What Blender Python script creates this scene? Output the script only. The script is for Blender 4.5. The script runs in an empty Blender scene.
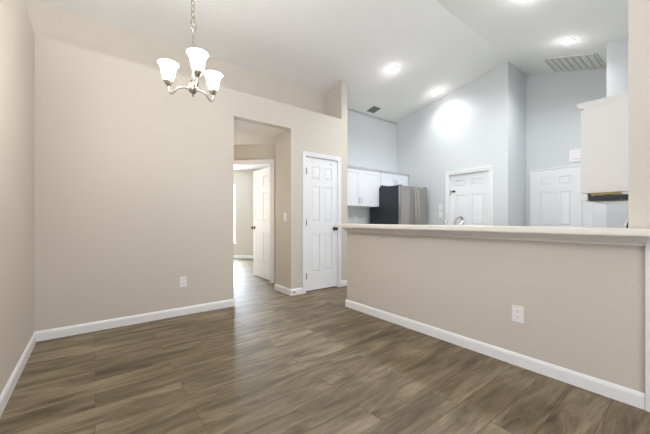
import bpy, bmesh, math, random
from mathutils import Vector, Matrix
random.seed(7)
S = bpy.context.scene
COL = S.collection
PI = math.pi

# ------------------------------------------------------------------ camera, world, light
F_PX, HORIZON, EYE = 297.6, 220.0, 1.08
YAW = math.atan(385.0 / 297.6)
cd = bpy.data.cameras.new('camera'); cam = bpy.data.objects.new('camera', cd); COL.objects.link(cam)
cd.sensor_width = 36; cd.sensor_fit = 'HORIZONTAL'; cd.lens = F_PX * 36 / 650
cd.shift_y = (HORIZON - 217.0) / 650
cd.clip_start = 0.02
cam.location = (0, 0, EYE); cam.rotation_euler = (PI / 2, 0, YAW)
S.camera = cam

w = bpy.data.worlds.new('daylight'); S.world = w; w.use_nodes = True
w.node_tree.nodes['Background'].inputs[0].default_value = (0.97, 0.95, 0.93, 1)
w.node_tree.nodes['Background'].inputs[1].default_value = 2.3

S.view_settings.view_transform = 'Standard'; S.view_settings.look = 'None'
S.view_settings.gamma = 1; S.view_settings.use_curve_mapping = False
S.view_settings.exposure = 0.08

def area(name, loc, direction, sx, sy, power, color):
    l = bpy.data.lights.new(name, 'AREA'); l.shape = 'RECTANGLE'; l.size = sx; l.size_y = sy
    l.energy = power; l.color = color
    o = bpy.data.objects.new(name, l); COL.objects.link(o); o.location = loc
    o.rotation_euler = Vector(direction).to_track_quat('-Z', 'Y').to_euler()
    return o
# daylight through the windows: the wide living room window behind the camera, the foyer window, the bedroom window
area('daylight_living', (2.24, -0.8, 1.35), (-1, 0.0, -0.02), 3.6, 1.9, 62, (0.68, 0.78, 1.0))
# added fixtureless fill lights: above the view, and upward onto the kitchen ceiling
area('fill_light_camera', (-0.9, -0.33, 2.3), (-0.2, 1, 0.5), 0.5, 0.5, 34, (0.78, 0.87, 1.0))
area('fill_light_kitchen', (-1.7, 3.9, 1.0), (0.0, 0.0, 1), 1.0, 0.5, 8, (0.80, 0.95, 1.0))
hl = bpy.data.lights.new('fill_light_hall', 'POINT'); hl.energy = 11; hl.color = (1.0, 0.90, 0.80); hl.shadow_soft_size = .12  # added fill light that brightens the hall, no fixture around it
ho = bpy.data.objects.new('fill_light_hall', hl); COL.objects.link(ho); ho.location = (-4.95, 1.62, 1.4)
area('daylight_foyer', (-1.0, -3.06, 1.6), (0, 1, 0.1), 3.6, 1.8, 10, (1.0, 0.92, 0.82))
area('daylight_bedroom', (-8.67, 2.93, 1.27), (0.7071, -0.7071, -0.15), 0.9, 1.7, 290, (0.72, 0.85, 1.0))

# ------------------------------------------------------------------ materials
def mat(name, col, rough=0.5, metal=0.0, bump=0.0, bscale=60, var=0.0, emis=None, estr=0, spec=None):
    m = bpy.data.materials.new(name); m.use_nodes = True
    nt = m.node_tree; b = nt.nodes['Principled BSDF']
    b.inputs['Base Color'].default_value = (*col, 1)
    b.inputs['Roughness'].default_value = rough; b.inputs['Metallic'].default_value = metal
    if spec is not None: b.inputs['Specular IOR Level'].default_value = spec
    tc = nt.nodes.new('ShaderNodeTexCoord')
    n = nt.nodes.new('ShaderNodeTexNoise'); n.inputs['Scale'].default_value = bscale
    n.inputs['Detail'].default_value = 3
    nt.links.new(tc.outputs['Object'], n.inputs['Vector'])
    if bump:
        bp = nt.nodes.new('ShaderNodeBump'); bp.inputs['Strength'].default_value = bump
        bp.inputs['Distance'].default_value = 0.01
        nt.links.new(n.outputs['Fac'], bp.inputs['Height']); nt.links.new(bp.outputs[0], b.inputs['Normal'])
    if var:
        r = nt.nodes.new('ShaderNodeValToRGB')
        r.color_ramp.elements[0].position = 0.3; r.color_ramp.elements[1].position = 0.7
        r.color_ramp.elements[0].color = (*[c * (1 - var) for c in col], 1)
        r.color_ramp.elements[1].color = (*[min(1, c * (1 + var)) for c in col], 1)
        nt.links.new(n.outputs['Fac'], r.inputs[0]); nt.links.new(r.outputs[0], b.inputs['Base Color'])
    if emis:
        b.inputs['Emission Color'].default_value = (*emis, 1); b.inputs['Emission Strength'].default_value = estr
    return m
def srgb(r, g, b):
    f = lambda c: ((c / 255 + 0.055) / 1.055) ** 2.4 if c > 10 else c / 255 / 12.92
    return (f(r), f(g), f(b))

M = {}
M['greige'] = mat('greige_wall_paint', srgb(210, 201, 188), 0.7, bump=0.05, bscale=90, var=0.01)
M['kitchen'] = mat('pale_grey_wall_paint', srgb(214, 216, 215), 0.7, bump=0.05, bscale=90, var=0.01)
M['ceiling'] = mat('textured_ceiling_paint', srgb(234, 232, 228), 0.85, bump=0.35, bscale=55, var=0.015)
M['trim'] = mat('white_trim_paint', srgb(240, 239, 237), 0.35, var=0.005, bscale=20)
M['door'] = mat('white_door_paint', srgb(238, 238, 238), 0.4, var=0.005, bscale=20)
M['cabinet'] = mat('white_cabinet_paint', srgb(236, 237, 240), 0.35, var=0.005, bscale=20)
M['cream_cabinet'] = mat('warm_white_cabinet_paint', srgb(233, 229, 224), 0.4, var=0.005, bscale=20)
M['counter'] = mat('cream_laminate', srgb(236, 229, 217), 0.3, var=0.02, bscale=45)
M['splash'] = mat('pale_backsplash', srgb(228, 230, 230), 0.3, var=0.01, bscale=30)
M['nickel'] = mat('brushed_nickel', srgb(178, 170, 155), 0.3, 1.0, var=0.03, bscale=80)
M['chrome'] = mat('chrome', srgb(225, 228, 230), 0.08, 1.0, var=0.01)
M['dark_metal'] = mat('aged_dark_nickel', srgb(66, 61, 56), 0.4, 0.35, var=0.03)
M['black'] = mat('black_enamel', srgb(24, 26, 30), 0.3, var=0.05, bscale=40)
M['fridge_side'] = mat('charcoal_textured_steel', srgb(38, 42, 50), 0.45, bump=0.1, bscale=250, var=0.04)
M['plate'] = mat('white_plastic', srgb(240, 238, 234), 0.35, var=0.003)
M['slot'] = mat('outlet_slot_shadow', srgb(120, 112, 104), 0.6, var=0.02)
M['dark_gap'] = mat('dark_duct', srgb(40, 40, 38), 0.8, var=0.05)
M['vent_grey'] = mat('grey_vent_metal', srgb(120, 120, 116), 0.5, var=0.05)
M['vent_shade'] = mat('grey_vent_gap_shade', srgb(158, 157, 152), 0.7, var=0.05)  # shade in the gaps between the return grille louvres, painted as grey
M['vent_white'] = mat('off_white_vent_metal', srgb(214, 212, 205), 0.5, var=0.02)
M['brass'] = mat('bronze_filter', srgb(150, 132, 84), 0.4, 0.5, var=0.1, bscale=40)
M['bulb'] = mat('lit_lamp_lens', (1, 1, 1), 0.4, emis=(0.95, 0.98, 1.0), estr=14)
M['shade'] = mat('lit_frosted_glass', (1, 0.97, 0.9), 0.4, emis=(1.0, 0.97, 0.92), estr=10)
def frosted(m):   # frosted glass lets most of the bulb's light through
    nt = m.node_tree; out = nt.nodes['Material Output']; b = nt.nodes['Principled BSDF']
    tr = nt.nodes.new('ShaderNodeBsdfTransparent'); mx = nt.nodes.new('ShaderNodeMixShader'); mx.inputs[0].default_value = 0.35
    nt.links.new(tr.outputs[0], mx.inputs[1]); nt.links.new(b.outputs[0], mx.inputs[2]); nt.links.new(mx.outputs[0], out.inputs['Surface'])
frosted(M['shade'])
M['glass'] = mat('window_pane', (0.9, 0.95, 1), 0.05)
def thin_glass(m):
    nt = m.node_tree; out = nt.nodes['Material Output']
    tr = nt.nodes.new('ShaderNodeBsdfTransparent'); gl = nt.nodes.new('ShaderNodeBsdfGlossy'); gl.inputs['Roughness'].default_value = 0.02
    mx = nt.nodes.new('ShaderNodeMixShader'); mx.inputs[0].default_value = 0.06
    nt.links.new(tr.outputs[0], mx.inputs[1]); nt.links.new(gl.outputs[0], mx.inputs[2]); nt.links.new(mx.outputs[0], out.inputs['Surface'])
thin_glass(M['glass'])

def steel():
    m = mat('brushed_stainless_steel', srgb(176, 174, 170), 0.3, 1.0)
    nt = m.node_tree; b = nt.nodes['Principled BSDF']
    n = [x for x in nt.nodes if x.type == 'TEX_NOISE'][0]; tc = [x for x in nt.nodes if x.type == 'TEX_COORD'][0]
    mp = nt.nodes.new('ShaderNodeMapping'); mp.inputs['Scale'].default_value = (1, 1.2, 60)
    nt.links.new(tc.outputs['Object'], mp.inputs[0]); nt.links.new(mp.outputs[0], n.inputs['Vector'])
    n.inputs['Scale'].default_value = 6
    mr = nt.nodes.new('ShaderNodeMapRange'); mr.inputs[3].default_value = 0.22; mr.inputs[4].default_value = 0.4
    nt.links.new(n.outputs['Fac'], mr.inputs[0]); nt.links.new(mr.outputs[0], b.inputs['Roughness'])
    return m
M['steel'] = steel()

def floor_mat():
    m = bpy.data.materials.new('grey_brown_vinyl_planks'); m.use_nodes = True
    nt = m.node_tree; N = nt.nodes; Lk = nt.links; b = N['Principled BSDF']
    tc = N.new('ShaderNodeTexCoord')
    rot = N.new('ShaderNodeMapping'); rot.inputs['Rotation'].default_value = (0, 0, PI / 2)
    Lk.new(tc.outputs['Object'], rot.inputs[0])
    br = N.new('ShaderNodeTexBrick'); br.offset = 0.37; br.offset_frequency = 2; br.squash = 1
    br.inputs['Scale'].default_value = 1; br.inputs['Brick Width'].default_value = 1.22
    br.inputs['Row Height'].default_value = 0.18; br.inputs['Mortar Size'].default_value = 0.0012
    br.inputs['Mortar Smooth'].default_value = 0.1; br.inputs['Bias'].default_value = 0
    br.inputs['Color1'].default_value = (0, 0, 0, 1); br.inputs['Color2'].default_value = (1, 1, 1, 1)
    br.inputs['Mortar'].default_value = (0.5, 0.5, 0.5, 1)
    Lk.new(rot.outputs[0], br.inputs['Vector'])
    # per plank offset of the grain
    off = N.new('ShaderNodeVectorMath'); off.operation = 'MULTIPLY_ADD'
    off.inputs[1].default_value = (9.0, 7.0, 3.0)
    Lk.new(br.outputs['Color'], off.inputs[0]); Lk.new(tc.outputs['Object'], off.inputs[2])
    def noise(sc, scale, det, rough=0.5, dist=0.0):
        mp = N.new('ShaderNodeMapping'); mp.inputs['Scale'].default_value = sc
        Lk.new(off.outputs[0], mp.inputs[0])
        n = N.new('ShaderNodeTexNoise'); n.inputs['Scale'].default_value = scale; n.inputs['Detail'].default_value = det
        n.inputs['Roughness'].default_value = rough; n.inputs['Distortion'].default_value = dist
        Lk.new(mp.outputs[0], n.inputs['Vector']); return n
    broad = noise((7.0, 1.1, 1), 1.4, 6, 0.62, 0.9)      # wide smoky streaks along the plank
    fine = noise((50.0, 3.5, 1), 2.0, 8, 0.75, 0.3)     # fine grain
    r1 = N.new('ShaderNodeValToRGB'); e = r1.color_ramp.elements
    e[0].position = 0.28; e[0].color = (*srgb(74, 61, 43), 1)
    e[1].position = 0.72; e[1].color = (*srgb(168, 152, 126), 1)
    e2 = r1.color_ramp.elements.new(0.5); e2.color = (*srgb(127, 111, 85), 1)
    Lk.new(broad.outputs['Fac'], r1.inputs[0])
    r2 = N.new('ShaderNodeValToRGB'); e = r2.color_ramp.elements
    e[0].position = 0.3; e[0].color = (0.66, 0.65, 0.62, 1); e[1].position = 0.66; e[1].color = (1.12, 1.12, 1.12, 1)
    Lk.new(fine.outputs['Fac'], r2.inputs[0])
    mul = N.new('ShaderNodeMix'); mul.data_type = 'RGBA'; mul.blend_type = 'MULTIPLY'; mul.inputs[0].default_value = 1
    Lk.new(r1.outputs[0], mul.inputs[6]); Lk.new(r2.outputs[0], mul.inputs[7])
    r3 = N.new('ShaderNodeValToRGB'); e = r3.color_ramp.elements
    e[0].color = (0.88, 0.88, 0.87, 1); e[1].color = (1.08, 1.08, 1.08, 1)
    Lk.new(br.outputs['Color'], r3.inputs[0])
    mul2 = N.new('ShaderNodeMix'); mul2.data_type = 'RGBA'; mul2.blend_type = 'MULTIPLY'; mul2.inputs[0].default_value = 1
    Lk.new(mul.outputs[2], mul2.inputs[6]); Lk.new(r3.outputs[0], mul2.inputs[7])
    seam = N.new('ShaderNodeMix'); seam.data_type = 'RGBA'
    Lk.new(br.outputs['Fac'], seam.inputs[0]); Lk.new(mul2.outputs[2], seam.inputs[6])
    seam.inputs[7].default_value = (*srgb(74, 61, 45), 1)
    Lk.new(seam.outputs[2], b.inputs['Base Color'])
    mr = N.new('ShaderNodeMapRange'); mr.inputs[3].default_value = 0.42; mr.inputs[4].default_value = 0.56
    Lk.new(fine.outputs['Fac'], mr.inputs[0]); Lk.new(mr.outputs[0], b.inputs['Roughness'])
    bp = N.new('ShaderNodeBump'); bp.inputs['Strength'].default_value = 0.12; bp.inputs['Distance'].default_value = 0.004
    Lk.new(fine.outputs['Fac'], bp.inputs['Height']); Lk.new(bp.outputs[0], b.inputs['Normal'])
    return m
M['floor'] = floor_mat()

# ------------------------------------------------------------------ helpers
def prism(bm, pts, vec):
    """extrude the polygon pts (3D, planar) along vec"""
    vec = Vector(vec)
    a = [bm.verts.new(p) for p in pts]; b = [bm.verts.new(Vector(p) + vec) for p in pts]
    n = len(pts); bm.faces.new(a); bm.faces.new(b[::-1])
    for i in range(n): bm.faces.new((a[i], b[i], b[(i + 1) % n], a[(i + 1) % n]))
def box(bm, x0, x1, y0, y1, z0, z1, bev=0.0):
    if bev:
        t = bmesh.new(); box(t, x0, x1, y0, y1, z0, z1)
        bmesh.ops.recalc_face_normals(t, faces=t.faces)
        bmesh.ops.bevel(t, geom=t.edges[:], offset=bev, segments=2, affect='EDGES', profile=0.6)
        merge(bm, t); return
    prism(bm, [(x0, y0, z0), (x1, y0, z0), (x1, y1, z0), (x0, y1, z0)], (0, 0, z1 - z0))
def merge(bm, t):
    vm = {v: bm.verts.new(v.co) for v in t.verts}
    for f in t.faces: bm.faces.new([vm[v] for v in f.verts])
    t.free()
def lathe(bm, prof, c=(0, 0, 0), seg=32, axis='Z'):
    rings = []
    for r, z in prof:
        ring = []
        for i in range(seg):
            a = 2 * PI * i / seg; p = Vector((r * math.cos(a), r * math.sin(a), z))
            if axis == 'X': p = Vector((p.z, p.x, p.y))
            if axis == 'Y': p = Vector((p.x, p.z, p.y))
            ring.append(bm.verts.new(p + Vector(c)))
        rings.append(ring)
    for a, b in zip(rings, rings[1:]):
        for i in range(seg): bm.faces.new((a[i], a[(i + 1) % seg], b[(i + 1) % seg], b[i]))
    if prof[0][0] > 1e-5: bm.faces.new(rings[0][::-1])
    if prof[-1][0] > 1e-5: bm.faces.new(rings[-1])
    bmesh.ops.remove_doubles(bm, verts=[v for v in rings[0] + rings[-1]], dist=1e-6)
def tube(bm, path, r, seg=12, closed=False):
    P = [Vector(p) for p in path]; n = len(P); rings = []
    up = Vector((0, 0, 1))
    if abs((P[1] - P[0]).normalized().z) > 0.9: up = Vector((1, 0, 0))
    for i, p in enumerate(P):
        if closed: t = (P[(i + 1) % n] - P[i - 1]).normalized()
        else: t = (P[min(i + 1, n - 1)] - P[max(i - 1, 0)]).normalized()
        s = up - t * up.dot(t)
        if s.length < 1e-3: s = t.orthogonal()
        s.normalize(); up = s; q = t.cross(s)
        rr = r[i] if isinstance(r, (list, tuple)) else r
        rings.append([bm.verts.new(p + (s * math.cos(2 * PI * k / seg) + q * math.sin(2 * PI * k / seg)) * rr) for k in range(seg)])
    for j in range(n if closed else n - 1):
        a, b = rings[j], rings[(j + 1) % n]
        for k in range(seg): bm.faces.new((a[k], a[(k + 1) % seg], b[(k + 1) % seg], b[k]))
    if not closed: bm.faces.new(rings[0][::-1]); bm.faces.new(rings[-1])
def smooth_path(ctrl, steps=8):
    P = [Vector(p) for p in ctrl]; P = [P[0] * 2 - P[1]] + P + [P[-1] * 2 - P[-2]]; out = []
    for i in range(1, len(P) - 2):
        for k in range(steps):
            t = k / steps
            a, b, c, d = P[i - 1], P[i], P[i + 1], P[i + 2]
            out.append(0.5 * ((2 * b) + (c - a) * t + (2 * a - 5 * b + 4 * c - d) * t * t + (-a + 3 * b - 3 * c + d) * t ** 3))
    out.append(P[-2]); return out
def obj(name, bm, m, parent=None, smooth=False, mats=None):
    bmesh.ops.recalc_face_normals(bm, faces=bm.faces)
    me = bpy.data.meshes.new(name); bm.to_mesh(me); bm.free()
    for mm in (mats or [m]): me.materials.append(mm)
    if smooth:
        for p in me.polygons: p.use_smooth = True
        try: me.set_sharp_from_angle(angle=math.radians(40))
        except Exception: pass
    o = bpy.data.objects.new(name, me); COL.objects.link(o)
    if parent: o.parent = parent
    return o
def tag(o, label, cat, group=None):
    o['label'] = label; o['category'] = cat
    if group: o['group'] = group
    return o
def thing(name, label, cat, loc=(0, 0, 0), rz=0, group=None):
    o = bpy.data.objects.new(name, None); COL.objects.link(o); o.empty_display_size = 0.1
    o.location = loc; o.rotation_euler = (0, 0, rz)
    return tag(o, label, cat, group)
def struct(name, bm, m, label=None, smooth=False):
    o = obj(name, bm, m, None, smooth); o['kind'] = 'structure'
    if label: o['label'] = label
    return o
def place(o, loc=(0, 0, 0), rz=0):
    o.location = loc; o.rotation_euler = (0, 0, rz); return o
def B(): return bmesh.new()
def boxes(*bs):
    bm = B()
    for b in bs: box(bm, *b)
    return bm

# ------------------------------------------------------------------ geometry of the house
XW = -3.663         # dining room side wall (with hall opening and pantry door)
XR = -4.10          # wall at the back of the plant ledge
XK = -4.27          # kitchen wall with cabinets
YL = -0.424         # partition on the left of the camera
YB = 2.486         # bar wall face
YE = 5.33           # kitchen end wall
YF = 6.11           # laundry alcove end wall
XS = -0.292         # right kitchen wall (behind the column, range side)
XRIDGE, ZRIDGE = -1.99, 3.679
XE, YN = 2.3, -3.1  # outer walls behind the camera
def zc(x): return 3.355 + 0.195 * (x + 3.65) if x < XRIDGE else ZRIDGE - 0.30 * (x - XRIDGE)

# floor
struct('floor', boxes((-9.6, XE + .12, YN - .12, 8.6, -0.06, 0)), M['floor'], 'grey brown wood plank floor')

# ceilings
bm = B()
prism(bm, [(-4.42, YN - .12, zc(-4.42)), (XRIDGE, YN - .12, zc(XRIDGE)), (XRIDGE, YN - .12, zc(XRIDGE) + .1), (-4.42, YN - .12, zc(-4.42) + .1)], (0, 6.4 - YN, 0))
prism(bm, [(XRIDGE, YN - .12, zc(XRIDGE)), (XE + .12, YN - .12, zc(XE + .12)), (XE + .12, YN - .12, zc(XE + .12) + .1), (XRIDGE, YN - .12, zc(XRIDGE) + .1)], (0, 6.4 - YN, 0))
struct('ceiling', bm, M['ceiling'], 'vaulted white ceiling with a ridge over the kitchen')

def wall_xz(bm, x0, x1, z0, y0, y1, z1=None):
    """wall slice along x whose top follows the ceiling (or is flat at z1)"""
    xs = [x0, x1]
    if z1 is None and x0 < XRIDGE < x1: xs = [x0, XRIDGE, x1]
    top = [(x, y0, zc(x) if z1 is None else z1) for x in xs]
    prism(bm, [(x0, y0, z0)] + top + [(x1, y0, z0)], (0, y1 - y0, 0))

# dining side wall: hall opening y 1.38..2.218 (z 2.39), pantry door y 2.475..3.115
HY0, HY1, HZ = 1.38, 2.218, 2.39
PY0, PY1, PZ = 2.47, 3.095, 2.035
WT = 2.72
struct('wall_dining_side', boxes(
    (XW - .12, XW, YL - .12, HY0, 0, WT), (XW - .12, XW, HY1, PY0 - .01, 0, WT), (XW - .12, XW, PY1 + .01, 3.30, 0, WT),
    (XW - .12, XW, HY0, HY1, HZ, WT), (XW - .12, XW, PY0 - .01, PY1 + .01, PZ + .01, WT)), M['greige'])
struct('wall_left', boxes((XW, 0.9, YL - .12, YL, 0, WT)), M['greige'])
struct('trim_ledge', boxes((-4.24, XW - .12, YN, 3.17, WT - .08, WT)), M['greige'], 'plant ledge on top of the dining side wall')
bm = B(); prism(bm, [(XR - .12, YN, WT), (XR, YN, WT), (XR, YN, zc(XR)), (XR - .12, YN, zc(XR - .12))], (0, 3.17 - YN, 0))
struct('wall_ledge_back', bm, M['greige'])
# fin wall between ledge and kitchen
bm = B(); wall_xz(bm, XR - .12, XW, WT, 3.17, 3.30); box(bm, XK, XW - .12, 3.17, 3.30, 0, WT)
struct('wall_fin', bm, M['greige'])
bm = B(); box(bm, XK - .12, XK, 3.17, YE + .12, 0, zc(XK - .12))
struct('wall_kitchen_left', bm, M['kitchen'])
# kitchen end wall with garage door opening
GX0, GX1, GZ = -3.04, -2.31, 1.935
bm = B()
wall_xz(bm, XK, GX0, 0, YE, YE + .12); wall_xz(bm, GX0, GX1, GZ, YE, YE + .12); wall_xz(bm, GX1, -2.015, 0, YE, YE + .12)
struct('wall_kitchen_end', bm, M['kitchen'])
bm = B(); box(bm, -2.135, -2.015, YE + .12, YF + .12, 0, 3.655)
struct('wall_alcove_side', bm, M['kitchen'])
bm = B(); wall_xz(bm, -2.015, XS + .12, 0, YF, YF + .12)
struct('wall_alcove_back', bm, M['kitchen'])
bm = B(); wall_xz(bm, -0.80, XS, 0, 5.12, YF); struct('wall_alcove_right', bm, M['kitchen'])
bm = B(); wall_xz(bm, XS, XS + .12, 0, 2.60, YF); struct('wall_kitchen_right', bm, M['kitchen'])
bm = B(); wall_xz(bm, -0.294, XE, 0, YB, YB + .125); struct('wall_bar_column', bm, M['greige'])
# bar half wall
struct('wall_bar', boxes((-2.767, -0.294, YB, YB + .125, 0, 0.992)), M['greige'], 'beige half wall under the breakfast bar')
# outer walls behind the camera with their window openings
bm = B()
for y0, y1, z0, z1 in ((YN, -2.6, 0, 9), (-2.6, 1.0, 0, .4), (-2.6, 1.0, 2.3, 9), (1.0, YB, 0, 9)):
    zt = min(z1, zc(XE + .12)); box(bm, XE, XE + .12, y0, y1, z0, zt)
struct('wall_living', bm, M['greige'])
bm = B()
wall_xz(bm, -4.42, -2.8, 0, YN - .12, YN); wall_xz(bm, -2.8, 0.8, 0, YN - .12, YN, 0.7)
wall_xz(bm, -2.8, 0.8, 2.5, YN - .12, YN); wall_xz(bm, 0.8, XE + .12, 0, YN - .12, YN)
struct('wall_foyer', bm, M['greige'])

# hall behind the opening and the bedroom behind the diagonal wall
Q = Vector((-4.566, 2.435, 0)); DIAG = PI / 4
MD = Matrix.Translation(Q) @ Matrix.Rotation(DIAG, 4, 'Z')
def struct_d(name, bm, m, label=None):
    o = struct(name, bm, m, label); o.matrix_world = MD; return o
struct('wall_hall_left', boxes((-5.55, XW - .12, HY0 - .12, HY0, 0, HZ)), M['greige'])
struct('wall_hall_right', boxes((-4.12, XW - .12, HY1, HY1 + .12, 0, HZ), (-4.12, -4.0, HY1 + .12, 2.78, 0, HZ), (-4.40, -4.12, 2.66, 2.78, 0, HZ)), M['greige'])
bm = B(); prism(bm, [(XW - .12, HY0, HZ), (XW - .12, HY1, HZ), (-4.12, HY1, HZ), (-4.12, 2.66, HZ), (-4.36, 2.66, HZ), (-5.60, 1.42, HZ), (-5.60, HY0, HZ)], (0, 0, .06))
struct('ceiling_hall', bm, M['ceiling'])
DX0, DX1, DZ = -0.84, -0.075, 2.045
struct_d('wall_hall_diagonal', boxes((-1.60, DX0 - .012, 0, .12, 0, 2.48), (DX1 + .012, 0.30, 0, .12, 0, 2.48), (DX0 - .012, DX1 + .012, 0, .12, DZ + .012, 2.48)), M['greige'])
BD = 3.034
WX0, WX1, WZ0, WZ1 = -3.0, -2.05, 0.43, 2.10
struct_d('wall_bedroom_back', boxes((-4.0, WX0, BD, BD + .12, 0, 2.48), (WX0, WX1, BD, BD + .12, 0, WZ0), (WX0, WX1, BD, BD + .12, WZ1, 2.48), (WX1, 0.42, BD, BD + .12, 0, 2.48)), M['greige'])
struct_d('wall_bedroom_left', boxes((-4.12, -4.0, 0, BD + .12, 0, 2.48)), M['greige'])
struct_d('wall_bedroom_right', boxes((0.30, 0.42, 0, BD, 0, 2.48)), M['greige'])
struct_d('wall_bedroom_front', boxes((-4.0, -1.60, 0, .12, 0, 2.48)), M['greige'])
struct_d('ceiling_bedroom', boxes((-4.12, 0.42, .12, BD + .12, 2.48, 2.54)), M['ceiling'])

# ------------------------------------------------------------------ trim and baseboards
BH, BT = 0.09, 0.015
def base_prof(bm, p0, p1, nrm):
    """baseboard from p0 to p1 on a wall whose face normal is nrm, with a rounded top edge"""
    p0, p1, n = Vector((*p0, 0)), Vector((*p1, 0)), Vector((*nrm, 0))
    pr = [(0.0005, 0.0), (BT, 0.0), (BT, BH - .022), (BT * .72, BH - .010), (BT * .42, BH - .003), (0.0005, BH)]
    prism(bm, [p0 + n * a + Vector((0, 0, z + .0005)) for a, z in pr], p1 - p0)
bm = B(); base_prof(bm, (XW, YL), (XW, HY0), (1, 0)); struct('baseboard_dining_side', bm, M['trim'])
bm = B(); base_prof(bm, (XW + BT, YL), (0.9, YL), (0, 1)); struct('baseboard_left', bm, M['trim'])
bm = B(); base_prof(bm, (XW, HY1 - BT), (XW, PY0 - .062), (1, 0)); base_prof(bm, (XW, PY1 + .062), (XW, 3.30), (1, 0)); struct('baseboard_pantry', bm, M['trim'])
bm = B(); base_prof(bm, (-4.12, HY1), (XW, HY1), (0, -1)); base_prof(bm, (-4.12, HY1 - BT), (-4.12, 2.66), (-1, 0)); struct('baseboard_hall_right', bm, M['trim'])
bm = B(); base_prof(bm, (-5.5, HY0), (XW - .0, HY0), (0, 1)); struct('baseboard_hall_left', bm, M['trim'])
bm = B(); base_prof(bm, (-2.767 - BT, YB), (-0.225, YB), (0, -1)); base_prof(bm, (-2.767, YB), (-2.767, YB + .125), (-1, 0)); struct('baseboard_bar', bm, M['trim'])
bm = B(); base_prof(bm, (WX0 - .9, BD), (0.30, BD), (0, -1)); struct_d('baseboard_bedroom_back', bm, M['trim'])
bm = B(); base_prof(bm, (XK, YE), (GX0 - .07, YE), (0, -1)); base_prof(bm, (GX1 + .07, YE), (-2.015, YE), (0, -1)); struct('baseboard_kitchen_end', bm, M['trim'])
# moulding under the bar top and the white corner board at its right end
bm = B()
pr = [(YB - .0005, 0.932), (YB - .012, 0.932), (YB - .014, 0.944), (YB - .030, 0.952), (YB - .052, 0.966), (YB - .064, 0.980), (YB - .072, 0.982), (YB - .072, 0.992), (YB - .0005, 0.992)]
t_pts = [(-2.767, y, z) for y, z in pr]
a = [bm.verts.new((-2.767 - (YB - y) * .35, y, z)) for y, z in pr]
b = [bm.verts.new((-0.228 + (YB - y) * .30, y, z)) for y, z in pr]
bm.faces.new(a); bm.faces.new(b[::-1])
for i in range(len(pr)): j = (i + 1) % len(pr); bm.faces.new((a[i], b[i], b[j], a[j]))
struct('trim_bar_moulding', bm, M['trim'], 'stepped white moulding under the bar top')
struct('trim_bar_end_board', boxes((-0.224, -0.05, YB - .022, YB - .0005, 0, 0.992, .002)), M['trim'], 'white vertical board at the right end of the bar wall')

# ------------------------------------------------------------------ doors
def casing(bm, x0, x1, z, wd=.058, t=.016, y=0.0):
    """door casing in local coords: face at y, sticking out to -y, opening x0..x1, head at z"""
    for a, b_, c, d in ((x0 - wd, x0, 0.001, z + wd), (x1, x1 + wd, 0.001, z + wd), (x0, x1, z, z + wd)):
        box(bm, a, b_, y - t * .65, y - .0005, c, d)
    for a, b_, c, d in ((x0 - wd, x0 - wd + .022, 0.001, z + wd), (x1 + wd - .022, x1 + wd, 0.001, z + wd), (x0 - wd + .022, x1 + wd - .022, z + wd - .022, z + wd)):
        box(bm, a, b_, y - t, y - t * .65 - .0002, c, d)
def jamb(bm, x0, x1, z, depth=.12, t=.018):
    """lining inside the opening x0..x1"""
    box(bm, x0 - .012, x0 + .006, 0, depth, 0.001, z); box(bm, x1 - .006, x1 + .012, 0, depth, 0.001, z); box(bm, x0 - .012, x1 + .012, 0, depth, z - .006, z + .012)
ROWS = ((0.135, 0.325), (0.435, 0.985), (1.175, 1.755))
def six_panel(bm, w, h, t=.035, rows=ROWS, sc=1.0, st=.105, mid=.09, z0=.008, both=True):
    """six panel door: x 0..w, front face at y=0, back at y=t"""
    gr = .013
    box(bm, 0.001, w - .001, gr, t - gr, z0, z0 + h)
    xs = [(0, st), (w / 2 - mid / 2, w / 2 + mid / 2), (w - st, w)]
    cols = [(st, w / 2 - mid / 2), (w / 2 + mid / 2, w - st)]
    k = h / 2.03 * sc
    rr = [(z0 + h - b * k, z0 + h - a * k) for a, b in rows]
    rails = [(rr[0][1], z0 + h)] + [(rr[i + 1][1], rr[i][0]) for i in range(len(rr) - 1)] + [(z0, rr[-1][0])]
    for s in ((0, 1), (1, -1)) if both else ((0, 1),):
        yb = 0 if s[0] == 0 else t; sg = s[1]
        y0, y1 = sorted((yb, yb + sg * gr))
        for a, b_ in xs: box(bm, a, b_, y0, y1, z0, z0 + h)
        for c0, c1 in cols:
            for z_0, z_1 in rails: box(bm, c0, c1, y0, y1, z_0, z_1)
            for z_0, z_1 in rr:
                i0, i1 = .010, .034
                yA, yB_ = yb + sg * gr, yb + sg * .0015
                o_ = [bm.verts.new((x, yA, z)) for x, z in ((c0 + i0, z_0 + i0), (c1 - i0, z_0 + i0), (c1 - i0, z_1 - i0), (c0 + i0, z_1 - i0))]
                n_ = [bm.verts.new((x, yB_, z)) for x, z in ((c0 + i1, z_0 + i1), (c1 - i1, z_0 + i1), (c1 - i1, z_1 - i1), (c0 + i1, z_1 - i1))]
                bm.faces.new(n_)
                for q in range(4): bm.faces.new((o_[q], o_[(q + 1) % 4], n_[(q + 1) % 4], n_[q]))
def hinge(parent, x, z, y=-.003):
    bm = B(); box(bm, x - .011, x + .011, y - .002, y + .003, z - .045, z + .045)
    tube(bm, [(x, y - .006, z - .047), (x, y - .006, z + .047)], .006, 10)
    o = obj('hinge', bm, M['dark_metal'], parent); return o
def knob(parent, x, z, y=0, s=-1, m='dark_metal'):
    bm = B()
    lathe(bm, [(0.0, 0), (.032, 0), (.032, .006), (.014, .012), (.011, .030), (.020, .038), (.028, .050), (.027, .060), (.016, .067), (0, .068)], (0, 0, 0), 24, 'Y')
    for v in bm.verts: v.co = Vector((v.co.x + x, y + s * v.co.y, v.co.z + z))
    return obj('door_knob', bm, M[m], parent, True)
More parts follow.
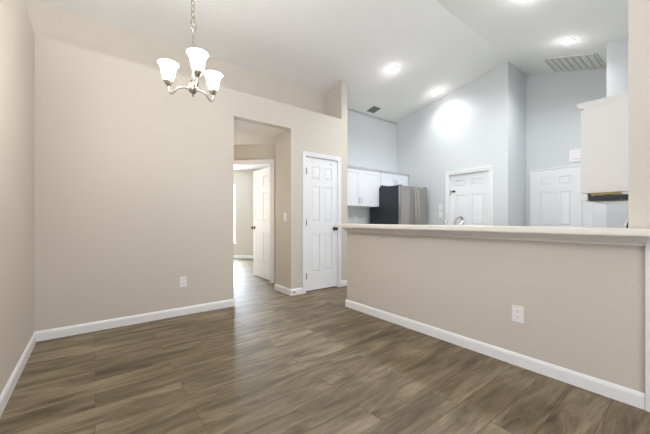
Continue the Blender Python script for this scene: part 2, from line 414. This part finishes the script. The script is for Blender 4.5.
def frame_obj(name, fn, loc, rz, label):
    bm = B(); fn(bm); o = struct(name, bm, M['trim'], label); place(o, loc, rz); return o

# pantry door (local x runs along +y of the wall, local -y sticks into the room)
RZP = PI / 2   # local x -> world y ; local y -> world -x
def cas(x0, x1, z, j=True, wd=.058):
    def f(bm):
        casing(bm, x0, x1, z, wd)
        if j: jamb(bm, x0, x1, z)
    return f
frame_obj('trim_pantry_casing', cas(0, PY1 - PY0, PZ), (XW, PY0, 0), RZP, 'white door casing around the pantry door')
bm = B(); six_panel(bm, PY1 - PY0 - .018, 2.0, z0=.02); pd = struct('door_1', bm, M['door'], 'closed white six panel pantry door with a dark knob'); place(pd, (XW - .012, PY0 + .009, 0), RZP)
for z in (.24, 1.04, 1.81): hinge(pd, .006, z)
knob(pd, PY1 - PY0 - .075, .945)
for y_, nm in ((.115, 'left'), (.475, 'right')):
    bm = B(); box(bm, y_ - .008, y_ + .008, -.006, -.0015, 1.945, 2.024); box(bm, y_ - .008, y_ + .008, -.012, -.0065, 1.945, 1.96)
    tube(bm, smooth_path([(y_, -.008, 1.955), (y_, -.022, 1.94), (y_, -.030, 1.952), (y_, -.030, 1.966)], 5), .004, 8)
    h = obj('over_door_hook', bm, M['plate']); place(h, (XW - .012, PY0 + .009, 0), RZP)
    tag(h, 'small white hook over the pantry door top, the %s one of two' % nm, 'hook', 'hooks over the pantry door')

# bedroom door frame in the diagonal wall and its open door
bm = B(); casing(bm, DX0, DX1, DZ, .075); jamb(bm, DX0, DX1, DZ); o = struct('trim_bedroom_casing', bm, M['trim'], 'white casing around the bedroom doorway'); o.matrix_world = MD
bm = B(); six_panel(bm, .755, 2.02); dd = struct('door_2', bm, M['door'], 'white six panel bedroom door standing open beyond the hall')
hp = MD @ Vector((DX1 - .012, .115, 0)); place(dd, (hp.x - .755 - .01, hp.y + .0, 0), 0)
knob(dd, .065, .93); knob(dd, .065, .93, .035, 1)
for z in (.24, 1.04, 1.81): hinge(dd, .748, z)
# bedroom window
def window(name, x0, x1, z0, z1, y, label, mullions=0):
    bm = B(); t = .045
    for a in ((x0 + .001, x0 + t, z0 + .001, z1 - .001), (x1 - t, x1 - .001, z0 + .001, z1 - .001), (x0 + t, x1 - t, z0 + .001, z0 + t), (x0 + t, x1 - t, z1 - t, z1 - .001), (x0 + t, x1 - t, (z0 + z1) / 2 + .28, (z0 + z1) / 2 + .32)):
        box(bm, a[0], a[1], y + .03, y + .09, a[2], a[3])
    for k in range(mullions):
        xm = x0 + (x1 - x0) * (k + 1) / (mullions + 1); box(bm, xm - .03, xm + .03, y + .03, y + .09, z0 + t, (z0 + z1) / 2 + .28)
    o = struct(name, bm, M['trim'], label)
    g_ = obj('window_pane', boxes((x0 + t, x1 - t, y + .058, y + .062, z0 + t, z1 - t)), M['glass'], o)
    s_ = obj('window_sill', boxes((x0 - .04, x1 + .04, y - .03, y + .028, z0 - .022, z0 - .001)), M['trim'], o)
    return o
wn = window('window_1', WX0, WX1, WZ0, WZ1, BD, 'bright tall bedroom window seen through the hall'); wn.matrix_world = MD
place(window('window_2', 0, 3.6, .4, 2.3, 0, 'wide living room window', 2), (XE, 1.0, 0), -PI / 2)
place(window('window_3', 0, 3.6, .7, 2.5, 0, 'foyer window', 2), (.8, YN, 0), PI)

# door in the kitchen end wall
frame_obj('trim_garage_casing', cas(GX0, GX1, GZ, True, .062), (0, YE, 0), 0, 'white casing around the kitchen end door')
bm = B(); six_panel(bm, GX1 - GX0 - .018, GZ - .015, rows=((.11, .25), (.41, 1.0), (1.17, 1.75))); gd = struct('door_3', bm, M['door'], 'white door with dark latch plate in the kitchen end wall'); place(gd, (GX0 + .009, YE + .035, 0), 0)
bm = B(); box(bm, .035, .10, -.012, -.0005, 1.60, 1.635, .002); obj('latch_plate', bm, M['dark_metal'], gd)
for z in (.24, 1.60): hinge(gd, .006, z).data.materials[0] = M['nickel']
knob(gd, .075, .93, m='nickel')

# double doors of the laundry alcove
def thin_casing(bm):
    for a in ((-1.945, -1.928, .001, 1.955), (-1.928, -.80, 1.933, 1.955)): box(bm, a[0], a[1], YF - .045, YF - .0005, a[2], a[3])
bm = B(); thin_casing(bm); struct('trim_laundry_casing', bm, M['trim'], 'thin white frame around the laundry doors')
LR = ((.135, .28), (.40, 1.0), (1.17, 1.75))
for k, (x, w_) in enumerate(((-1.925, .69), (-1.231, .425))):
    bm = B()
    if k == 0: six_panel(bm, w_, 1.92, .035, LR, st=.13, mid=.115)
    else:
        box(bm, 0.001, w_ - .001, .009, .034, .008, 1.928)
        zz = [(.008 + 1.92 - b_ * 1.92 / 2.03, .008 + 1.92 - a_ * 1.92 / 2.03) for a_, b_ in LR]
        for a_, b_ in ((0, .13), (.30, w_)): box(bm, a_, b_, 0, .009, .008, 1.928)
        for a_, b_ in ((zz[0][1], 1.928), (zz[1][1], zz[0][0]), (zz[2][1], zz[1][0]), (.008, zz[2][0])): box(bm, .13, .30, 0, .009, a_, b_)
        for a_, b_ in zz: box(bm, .15, .28, .003, .009, a_ + .02, b_ - .02)
    d_ = struct('door_%d' % (4 + k), bm, M['door'], ('left', 'right')[k] + ' white panelled laundry door behind the kitchen'); place(d_, (x, YF - .040, 0), 0)
    if k == 0: knob(d_, w_ - .06, .93, m='nickel')

# ------------------------------------------------------------------ breakfast bar top
bm = B()
cz0, cz1 = .993, 1.031
prism(bm, [(-2.815, 2.30, cz0), (-0.03, 2.30, cz0), (-0.03, YB - .001, cz0), (-0.296, YB - .001, cz0), (-0.296, 2.68, cz0), (-2.815, 2.68, cz0)], (0, 0, cz1 - cz0))
bmesh.ops.recalc_face_normals(bm, faces=bm.faces)
bmesh.ops.bevel(bm, geom=bm.edges[:], offset=.005, segments=2, affect='EDGES')
tag(obj('bar_countertop', bm, M['counter']), 'long cream laminate breakfast bar top on the beige half wall', 'countertop')

# ------------------------------------------------------------------ kitchen, left run
def shaker(w_, h_, t=.02, st=.055):
    bm = B(); box(bm, 0, st, 0, t, 0, h_); box(bm, w_ - st, w_, 0, t, 0, h_); box(bm, st, w_ - st, 0, t, 0, st); box(bm, st, w_ - st, 0, t, h_ - st, h_)
    box(bm, st, w_ - st, .008, t, st, h_ - st); return bm
def pull(parent, x, z, L=.10, vert=True):
    bm = B(); h = L / 2
    if vert: tube(bm, smooth_path([(x, -.001, z - h), (x, -.022, z - h * .8), (x, -.028, z), (x, -.022, z + h * .8), (x, -.001, z + h)], 5), .005, 8)
    else: tube(bm, smooth_path([(x - h, -.001, z), (x - h * .8, -.022, z), (x, -.028, z), (x + h * .8, -.022, z), (x + h, -.001, z)], 5), .005, 8)
    obj('handle', bm, M['nickel'], parent, True)
def cabinet(name, label, loc, rz, w_, d_, z0, z1, doors, group, hz, mm='cabinet', crown=0.0, drawers=0, sides=True, hole=None):
    """front at local y=0 (doors to -y), carcass to +y"""
    t = thing(name, label, 'cabinet', loc, rz, group)
    if hole:   # room for the sink basin between the carcass sides
        hx0, hx1 = hole; bb = boxes((0, hx0, 0, d_, z0, z1), (hx1, w_, 0, d_, z0, z1), (hx0, hx1, 0, d_, z0, .72), (hx0, hx1, 0, .03, .72, z1))
    else: bb = boxes((0, w_, 0, d_, z0, z1))
    obj('body', bb, M[mm], t)
    dw = (w_ - .008) / doors
    top = z1 - .004 - (0.16 if drawers else 0)
    for k in range(doors):
        x0 = .004 + k * dw + .002
        d = obj('door', shaker(dw - .004, top - z0 - .006), M[mm], t); d.location = (x0, -.0205, z0 + .004)
        hx = dw - .004 - .028 if k % 2 == 0 else .028
        pull(d, hx, hz(top - z0))
        if drawers:
            r = obj('drawer', boxes((0, dw - .004, 0, .02, 0, .145)), M[mm], t); r.location = (x0, -.0205, z1 - .152); pull(r, dw / 2, .072, .10, False)
    if crown:
        bm = B()
        prof = [(0, 0), (-.024, 0), (-.028, .012), (-.045, .034), (-.05, .036), (-.05, crown), (0, crown)]
        prism(bm, [(-.03 if sides else 0, y, z1 + z + .0005) for y, z in prof], (w_ + (.03 if sides else 0), 0, 0))
        box(bm, 0, w_, 0.0002, d_, z1 + .0005, z1 + crown)
        obj('crown_moulding', bm, M[mm], t)
    return t
RZK = PI / 2   # front facing +x: local x -> world y, local y -> world -x
XC = -3.97
cabinet('wall_cabinet', 'white two door wall cabinet hung left of the refrigerator', (XC, 3.302, 0), RZK, 1.125, .298, 1.338, 2.015, 2, 'white kitchen wall cabinets', lambda h: .10, crown=.035, sides=False)
cabinet('wall_cabinet', 'short white two door cabinet hung directly above the refrigerator', (XC, 4.431, 0), RZK, .875, .298, 1.757, 2.015, 2, 'white kitchen wall cabinets', lambda h: .075, crown=.035, sides=False)
cabinet('base_cabinet', 'white base cabinet left of the refrigerator under the worktop', (XK + .59, 3.302, 0), RZK, 1.06, .588, 0.0, .88, 2, 'white base cabinets', lambda h: h - .1, drawers=1)
bm = B(); box(bm, XK + .001, XK + .62, 3.302, 4.365, .8815, .92, .004); obj_ = obj('kitchen_worktop', bm, M['counter']); tag(obj_, 'pale worktop beside the refrigerator against the kitchen wall', 'countertop')
bm = B(); box(bm, .0, .012, 0, 1.06, 0, .205); o = obj('backsplash', bm, M['splash'], obj_); o.location = (XK + .001, 3.303, .921)

# refrigerator
fr = thing('refrigerator', 'stainless steel french door refrigerator with dark charcoal sides', 'refrigerator', (-3.84, 4.79, 0), 0)
fx0, fx1, fy = -.35, .355, .405
bm = B(); box(bm, fx0, fx1, -fy, fy, .03, 1.715, .004); obj('body', bm, M['fridge_side'], fr)
bm = B(); box(bm, fx0 + .03, fx1 - .02, -fy + .02, fy - .02, 0, .029); obj('plinth', bm, M['black'], fr)
for s in (-1, 1):
    y0, y1 = (-fy, -.0025) if s < 0 else (.0025, fy)
    bm = B(); box(bm, fx1 + .004, fx1 + .066, y0, y1, .72, 1.71, .010); d = obj('door', bm, M['steel'], fr)
    bm = B(); yy = s * .045
    tube(bm, smooth_path([(fx1 + .064, yy, .82), (fx1 + .10, yy, .85), (fx1 + .118, yy, 1.0), (fx1 + .125, yy, 1.25), (fx1 + .118, yy, 1.5), (fx1 + .10, yy, 1.64), (fx1 + .064, yy, 1.67)], 6), .012, 10)
    obj('handle', bm, M['nickel'], d, True)
bm = B(); box(bm, fx1 + .004, fx1 + .066, -fy, fy, .10, .712, .010); d = obj('drawer', bm, M['steel'], fr)
bm = B(); tube(bm, smooth_path([(fx1 + .064, -.33, .64), (fx1 + .105, -.30, .64), (fx1 + .112, 0, .64), (fx1 + .105, .30, .64), (fx1 + .064, .33, .64)], 6), .012, 10); obj('handle', bm, M['nickel'], d, True)
for s in (-1, 1):
    bm = B(); box(bm, fx1 - .04, fx1 + .05, s * (fy - .03) - .025, s * (fy - .03) + .025, 1.716, 1.724, .003); obj('hinge_cover', bm, M['fridge_side'], fr)

# base cabinets behind the bar with sink, faucet
cabinet('base_cabinet', 'white base cabinet with sink behind the breakfast bar', (-0.32, 3.16, 0), PI, 2.43, .54, 0.0, .88, 4, 'white base cabinets', lambda h: h - .1, drawers=1, hole=(.79, 1.57))
bm = B()
wx0, wx1, wy0, wy1 = -2.767, XS - .003, 2.616, 3.18
sx0, sx1, sy0, sy1 = -1.86, -1.14, 2.84, 3.10
for a in ((wx0, sx0, wy0, wy1), (sx1, wx1, wy0, wy1), (sx0, sx1, wy0, sy0), (sx0, sx1, sy1, wy1)): box(bm, a[0], a[1], a[2], a[3], .8815, .92)
tag(obj('sink_worktop', bm, M['counter']), 'pale worktop with a sink cut out behind the bar wall', 'countertop')
bm = B()
box(bm, sx0 - .02, sx1 + .02, sy0 - .02, sy0 - .0, .9205, .926); box(bm, sx0 - .02, sx1 + .02, sy1, sy1 + .02, .9205, .926)
box(bm, sx0 - .02, sx0, sy0, sy1, .9205, .926); box(bm, sx1, sx1 + .02, sy0, sy1, .9205, .926)
box(bm, sx0, sx1, sy0, sy1, .74, .745)
for a in ((sx0, sx0 + .003, sy0, sy1), (sx1 - .003, sx1, sy0, sy1), (sx0, sx1, sy0, sy0 + .003), (sx0, sx1, sy1 - .003, sy1)): box(bm, *a, .745, .9205)
tag(obj('kitchen_sink', bm, M['steel']), 'stainless steel sink set in the worktop behind the bar', 'sink')
fc = thing('faucet', 'chrome kitchen faucet just rising above the bar top', 'faucet', (-1.525, 2.75, .921))
bm = B(); box(bm, -.11, .11, -.025, .025, 0, .012, .004); obj('base_plate', bm, M['chrome'], fc)
bm = B(); tube(bm, smooth_path([(0, 0, .01), (0, 0, .07), (.004, .02, .14), (.012, .07, .185), (.02, .12, .185), (.024, .145, .15)], 6), .013, 12); obj('spout', bm, M['chrome'], fc, True)
for s in (-1, 1):
    bm = B(); lathe(bm, [(.018, .012), (.016, .05), (.020, .055), (.017, .09), (.012, .12)], (s * .075, 0, 0), 16)
    tube(bm, [(s * .072, 0, .115), (s * .085, .02, .15)], [.012, .018], 12); obj('handle', bm, M['chrome'], fc, True)

# range, hood, hood cabinet on the right kitchen wall
rg = thing('kitchen_range', 'white range with curved backguard against the right kitchen wall', 'stove', (XS - .002, 3.62, 0))
ry = .375
bm = B(); box(bm, -.63, -.005, -ry, ry, .02, .905, .004); obj('body', bm, M['cabinet'], rg)
bm = B(); box(bm, -.63, -.08, -ry + .01, ry - .01, .906, .915, .002); obj('cooktop', bm, M['black'], rg)
bm = B()
for s in (-1, 1):
    prof = smooth_path([(-.115, .916), (-.108, 1.00), (-.088, 1.08), (-.055, 1.13), (-.006, 1.16)][0:5] and [(-.115, 0, .916), (-.108, 0, 1.00), (-.088, 0, 1.08), (-.055, 0, 1.13), (-.006, 0, 1.16)], 4)
    ring = [Vector((p.x, s * ry, p.z)) for p in prof] + [Vector((-.006, s * ry, .916))]
    prism(bm, ring, (0, -s * .02, 0)); obj('backguard_end', bm, M['black'], rg); bm = B()
pp = [Vector((p.x, -ry + .021, p.z)) for p in prof] + [Vector((-.006, -ry + .021, .916))]
prism(bm, pp, (0, 2 * ry - .042, 0)); obj('backguard', bm, M['cabinet'], rg)
bm = B()
bm.free()
for s in (-1, 1):
    bm = B(); tube(bm, [Vector((p.x - .005, s * ry, p.z)) for p in prof], .008, 8); obj('backguard_trim', bm, M['plate'], rg, True)
bm = B(); box(bm, -.655, -.632, -ry + .03, ry - .03, .25, .80, .004); dr = obj('oven_door', bm, M['black'], rg)
bm = B(); tube(bm, smooth_path([(-.655, -.3, .77), (-.70, -.28, .77), (-.70, .28, .77), (-.655, .3, .77)], 5), .010, 10); obj('handle', bm, M['nickel'], dr, True)

hd = thing('range_hood', 'slim dark range hood with a white front lip under the right cabinet', 'range hood', (XS - .002, 3.60, 0))
bm = B(); box(bm, -.315, -.002, -.40, .36, 1.235, 1.276, .003); obj('body', bm, M['black'], hd)
bm = B(); box(bm, -.36, -.317, -.41, .37, 1.240, 1.296, .006); obj('front_lip', bm, M['cream_cabinet'], hd)
bm = B(); box(bm, -.30, -.12, -.412, -.402, 1.280, 1.296, .002); obj('filter', bm, M['brass'], hd)
bm = B(); box(bm, -.30, -.002, -.39, .35, 1.2765, 1.298); obj('mounting_plate', bm, M['plate'], hd)
bm = B(); box(bm, -.26, -.02, -.33, .28, 1.224, 1.2345, .002); obj('lamp_panel', bm, M['chrome'], hd)
cabinet('wall_cabinet', 'tall warm white cabinet with crown hung right, above the range hood', (XS - .002 - .345, 3.96, 0), -PI / 2, .76, .345, 1.300, 2.0, 2, 'white kitchen wall cabinets', lambda h: .10, mm='cream_cabinet', crown=.05)

# ------------------------------------------------------------------ wall plates
def plate(name, label, cat, loc, rz, kind, w_=.072, h_=.116, group=None):
    t = thing(name, label, cat, loc, rz, group)
    bm = B(); box(bm, -w_ / 2, w_ / 2, -.006, -.0005, -h_ / 2, h_ / 2, .002); obj('cover_plate', bm, M['plate'], t)
    if kind == 'outlet':
        for s in (-1, 1):
            bm = B(); lathe(bm, [(0.0, -.0088), (.0165, -.0088), (.0175, -.0065)], (0, 0, s * .020), 20, 'Y'); r = obj('receptacle', bm, M['plate'], t)
            bm = B()
            for x in (-.006, .006): box(bm, x - .0012, x + .0012, -.0098, -.0089, s * .020 - .001, s * .020 + .008)
            box(bm, -.002, .002, -.0098, -.0089, s * .020 - .010, s * .020 - .006); obj('slots', bm, M['slot'], r)
    elif kind == 'switch':
        bm = B(); box(bm, -.012, .012, -.0075, -.0065, -.028, .028); t2 = obj('switch_surround', bm, M['plate'], t)
        bm = B(); box(bm, -.005, .005, -.016, -.0076, -.004, .012, .001); obj('toggle', bm, M['plate'], t2)
    elif kind == 'rocker':
        bm = B(); box(bm, -.017, .017, -.009, -.0065, -.033, .033, .001); obj('rocker', bm, M['plate'], t)
    return t
OG = None
plate('wall_outlet', 'white outlet low on the dining wall left of the hall opening', 'outlet', (XW, .793, .38), PI / 2, 'outlet')
plate('wall_outlet', 'white outlet on the beige wall under the breakfast bar', 'outlet', (-.873, YB, .382), 0, 'outlet', .076, .12)
plate('wall_outlet', 'white outlet above the worktop beside the refrigerator', 'outlet', (XK + .013, 4.05, 1.11), PI / 2, 'outlet')
plate('light_switch', 'white switch on the beige hall wall left of the pantry door', 'switch', (-3.82, HY1, 1.124), 0, 'switch')
plate('light_switch', 'white switch left of the kitchen end door, upper of two', 'switch', (-3.21, YE, 1.335), 0, 'rocker', .075, .12)
plate('light_switch', 'white switch left of the kitchen end door, lower of two', 'switch', (-3.21, YE, 1.185), 0, 'rocker', .075, .12)
# square chime box above the laundry doors
t = thing('door_chime', 'square white box with raised centre on the wall above the laundry doors', 'door chime', (-1.265, YF, 2.115))
bm = B(); box(bm, -.135, .135, -.018, -.0005, -.10, .10, .004); obj('backing_frame', bm, M['plate'], t)
bm = B(); box(bm, -.075, .075, -.035, -.0185, -.055, .055, .008); obj('cover', bm, M['plate'], t)
# spring door stop on the pantry side baseboard
t = thing('door_stop', 'small dark spring door stop on the baseboard beside the pantry', 'door stop', (XW + BT, 2.262, .045))
bm = B(); lathe(bm, [(.010, .0005), (.010, .004), (.005, .006), (.005, .045)], (0, 0, 0), 14, 'X'); obj('spring', bm, M['dark_metal'], t, True)
bm = B(); lathe(bm, [(.008, .0455), (.009, .050), (.007, .058)], (0, 0, 0), 14, 'X'); obj('rubber_tip', bm, M['plate'], t, True)

# ------------------------------------------------------------------ ceiling fixtures
def tilt(x): return math.atan(0.195) if x < XRIDGE else math.atan(-0.30)
def downlight(x, y, label, power):
    t = thing('recessed_light', label, 'ceiling light', (x, y, zc(x)), 0, 'recessed kitchen ceiling lights')
    t.rotation_euler = (0, -tilt(x), 0)
    bm = B(); lathe(bm, [(.066, -.0005), (.095, -.0005), (.095, -.004), (.088, -.009), (.070, -.010), (.066, -.004)], (0, 0, 0), 36)
    bm2 = B()
    # ring only: rebuild without caps
    bm.free(); seg = 36; pr_ = [(.066, -.0005), (.095, -.0005), (.095, -.004), (.088, -.009), (.070, -.010), (.066, -.004)]
    rings = [[bm2.verts.new((r * math.cos(2 * PI * i / seg), r * math.sin(2 * PI * i / seg), z)) for i in range(seg)] for r, z in pr_]
    for k in range(len(rings)):
        a, b = rings[k], rings[(k + 1) % len(rings)]
        for i in range(seg): bm2.faces.new((a[i], a[(i + 1) % seg], b[(i + 1) % seg], b[i]))
    obj('trim_ring', bm2, M['trim'], t, True)
    bm = B(); lathe(bm, [(0, -.014), (.03, -.013), (.055, -.009), (.065, -.003)], (0, 0, 0), 32); obj('lens', bm, M['bulb'], t, True)
    l = bpy.data.lights.new('downlight_lamp', 'POINT'); l.energy = power; l.color = (.98, .97, 1.0); l.shadow_soft_size = .05
    lo = bpy.data.objects.new('downlight_lamp', l); COL.objects.link(lo); lo.location = (0, 0, -.13); lo.parent = t; l.energy = 1.1
    l = bpy.data.lights.new('downlight_beam', 'SPOT'); l.energy = power; l.color = (.88, .92, 1.0); l.spot_size = math.radians(150); l.spot_blend = 1.0; l.shadow_soft_size = .06
    lo = bpy.data.objects.new('downlight_beam', l); COL.objects.link(lo); lo.location = (0, 0, -.02); lo.parent = t
PW = 118
downlight(-3.075, 3.72, 'recessed ceiling light nearest the pantry wall, left of three', PW)
downlight(-3.11, 5.02, 'recessed ceiling light close to the kitchen end wall', PW * .55)
downlight(-1.14, 4.90, 'recessed ceiling light beside the large ceiling grille', PW)
downlight(-1.20, 3.60, 'recessed ceiling light at the top edge, glow only in view', PW)

# large return grille on the right ceiling slope
rx0, rx1, ry0, ry1 = -1.575, -.945, 5.42, 6.05
t = thing('ceiling_return_grille', 'large white louvred return air grille on the ceiling', 'ceiling vent', ((rx0 + rx1) / 2, (ry0 + ry1) / 2, zc((rx0 + rx1) / 2)))
t.rotation_euler = (0, -tilt(-1), 0)
hw, hh = .325, .315
bm = B()
for a in ((-hw, hw, -hh, -hh + .025), (-hw, hw, hh - .025, hh), (-hw, -hw + .025, -hh + .025, hh - .025), (hw - .025, hw, -hh + .025, hh - .025)): box(bm, a[0], a[1], a[2], a[3], -.014, -.0005)
obj('frame', bm, M['vent_white'], t)
obj('backing', boxes((-hw + .025, hw - .025, -hh + .025, hh - .025, -.003, -.0005)), M['vent_shade'], t)
nb = 7
for k in range(nb):
    x0 = -hw + .030 + k * (2 * hw - .06) / nb; wd = (2 * hw - .06) / nb - .007
    bm = B(); prism(bm, [(x0, -hh + .03, -.005), (x0 + wd, -hh + .03, -.011), (x0 + wd, -hh + .03, -.013), (x0, -hh + .03, -.007)], (0, 2 * hh - .06, 0)); obj('louvre', bm, M['vent_white'], t)
# small dark supply vent
t = thing('ceiling_vent', 'small dark grey ceiling vent near the top of the kitchen cabinet wall', 'ceiling vent', (-4.08, 4.375, zc(-4.08)))
t.rotation_euler = (0, -tilt(-4), 0)
bm = B()
for a in ((-.10, .10, -.10, -.082), (-.10, .10, .082, .10), (-.10, -.082, -.082, .082), (.082, .10, -.082, .082)): box(bm, *a, -.008, -.0005)
obj('frame', bm, M['vent_grey'], t)
obj('backing', boxes((-.082, .082, -.082, .082, -.002, -.0005)), M['dark_gap'], t)
for k in range(6):
    y0 = -.078 + k * .027; bm = B(); prism(bm, [(-.081, y0, -.003), (-.081, y0 + .016, -.008), (-.081, y0 + .016, -.0095), (-.081, y0, -.0045)], (.162, 0, 0)); obj('louvre', bm, M['vent_grey'], t)

# ------------------------------------------------------------------ chandelier
CX, CY = -2.088, 0.512
ch = thing('chandelier', 'brushed nickel chandelier with three lit bell glass shades on a chain', 'chandelier', (CX, CY, 0))
N_ = M['nickel']
bm = B(); lathe(bm, [(0, 1.893), (.006, 1.895), (.009, 1.903), (.005, 1.909), (.014, 1.916), (.026, 1.930), (.030, 1.945), (.026, 1.958), (.022, 1.962), (.022, 1.985), (.026, 1.990), (.018, 2.002), (.009, 2.010), (.006, 2.03)], (0, 0, 0), 28); obj('hub', bm, N_, ch, True)
bm = B(); tube(bm, [(0, 0, 2.02), (0, 0, 2.335)], .0055, 12); obj('stem', bm, N_, ch, True)
bm = B()
for k in range(24): pass
ring = [(0, .020 * math.cos(a), 2.364 + .029 * math.sin(a)) for a in [2 * PI * i / 20 for i in range(20)]]
tube(bm, ring, .0045, 8, True); lathe(bm, [(.010, 2.325), (.012, 2.331), (.006, 2.338)], (0, 0, 0), 16); obj('loop', bm, N_, ch, True)
ztop = zc(CX) - .03
z = 2.382; k = 0; pitch = .038
bm = B()
while z < ztop:
    rz_ = (k % 2) * PI / 2 + .5
    pts = []
    for i in range(14):
        a = 2 * PI * i / 14; px_, pz_ = .012 * math.cos(a), .024 * math.sin(a)
        pts.append((px_ * math.cos(rz_), px_ * math.sin(rz_), z + .015 + pz_))
    tube(bm, pts, .0036, 6, True); z += pitch; k += 1
obj('chain', bm, N_, ch, True)
bm = B(); lathe(bm, [(0, ztop - .004), (.012, ztop - .004), (.055, ztop + .008), (.062, ztop + .022)], (0, 0, 0), 28); obj('canopy', bm, N_, ch, True)
Fv = Vector((-math.sin(YAW), math.cos(YAW))); Rv = Vector((math.cos(YAW), math.sin(YAW)))
for (lat, dep) in ((-.183, -.012), (.092, -.139), (.091, .150)):
    d2 = (Rv * lat + Fv * dep).normalized(); r = .158
    def at(rr, zz): return Vector((d2.x * rr, d2.y * rr, zz))
    bm = B(); tube(bm, smooth_path([at(.02, 1.948), at(.06, 1.952), at(.095, 1.948), at(.115, 1.928), at(.135, 1.912), at(.153, 1.922), at(.158, 1.945), at(.158, 1.968)], 7), .0055, 10)
    arm = obj('arm', bm, N_, ch, True)
    c = (d2.x * r, d2.y * r, 0)
    bm = B(); lathe(bm, [(.008, 1.960), (.014, 1.966), (.022, 1.978), (.027, 1.990), (.028, 1.995), (.016, 1.9965)], c, 24); obj('candle_cup', bm, N_, arm, True)
    bm = B()
    outer = [(.024, 1.997), (.029, 2.001), (.035, 2.016), (.0385, 2.034), (.041, 2.054), (.0455, 2.074), (.054, 2.093), (.0635, 2.104)]
    inner = [(r_ - .004, z_) for r_, z_ in outer[::-1]]; inner[-1] = (.020, 2.001)
    seg = 32; rings = [[bm.verts.new((c[0] + r_ * math.cos(2 * PI * i / seg), c[1] + r_ * math.sin(2 * PI * i / seg), z_)) for i in range(seg)] for r_, z_ in outer + inner]
    for a, b in zip(rings, rings[1:]):
        for i in range(seg): bm.faces.new((a[i], a[(i + 1) % seg], b[(i + 1) % seg], b[i]))
    bm.faces.new(rings[-1])
    obj('glass_shade', bm, M['shade'], arm, True)
    bl = bpy.data.lights.new('chandelier_bulb', 'POINT'); bl.energy = 18; bl.color = (1.0, 0.98, 0.96); bl.shadow_soft_size = .03
    bo = bpy.data.objects.new('chandelier_bulb', bl); COL.objects.link(bo); bo.location = (c[0], c[1], 2.055); bo.parent = ch
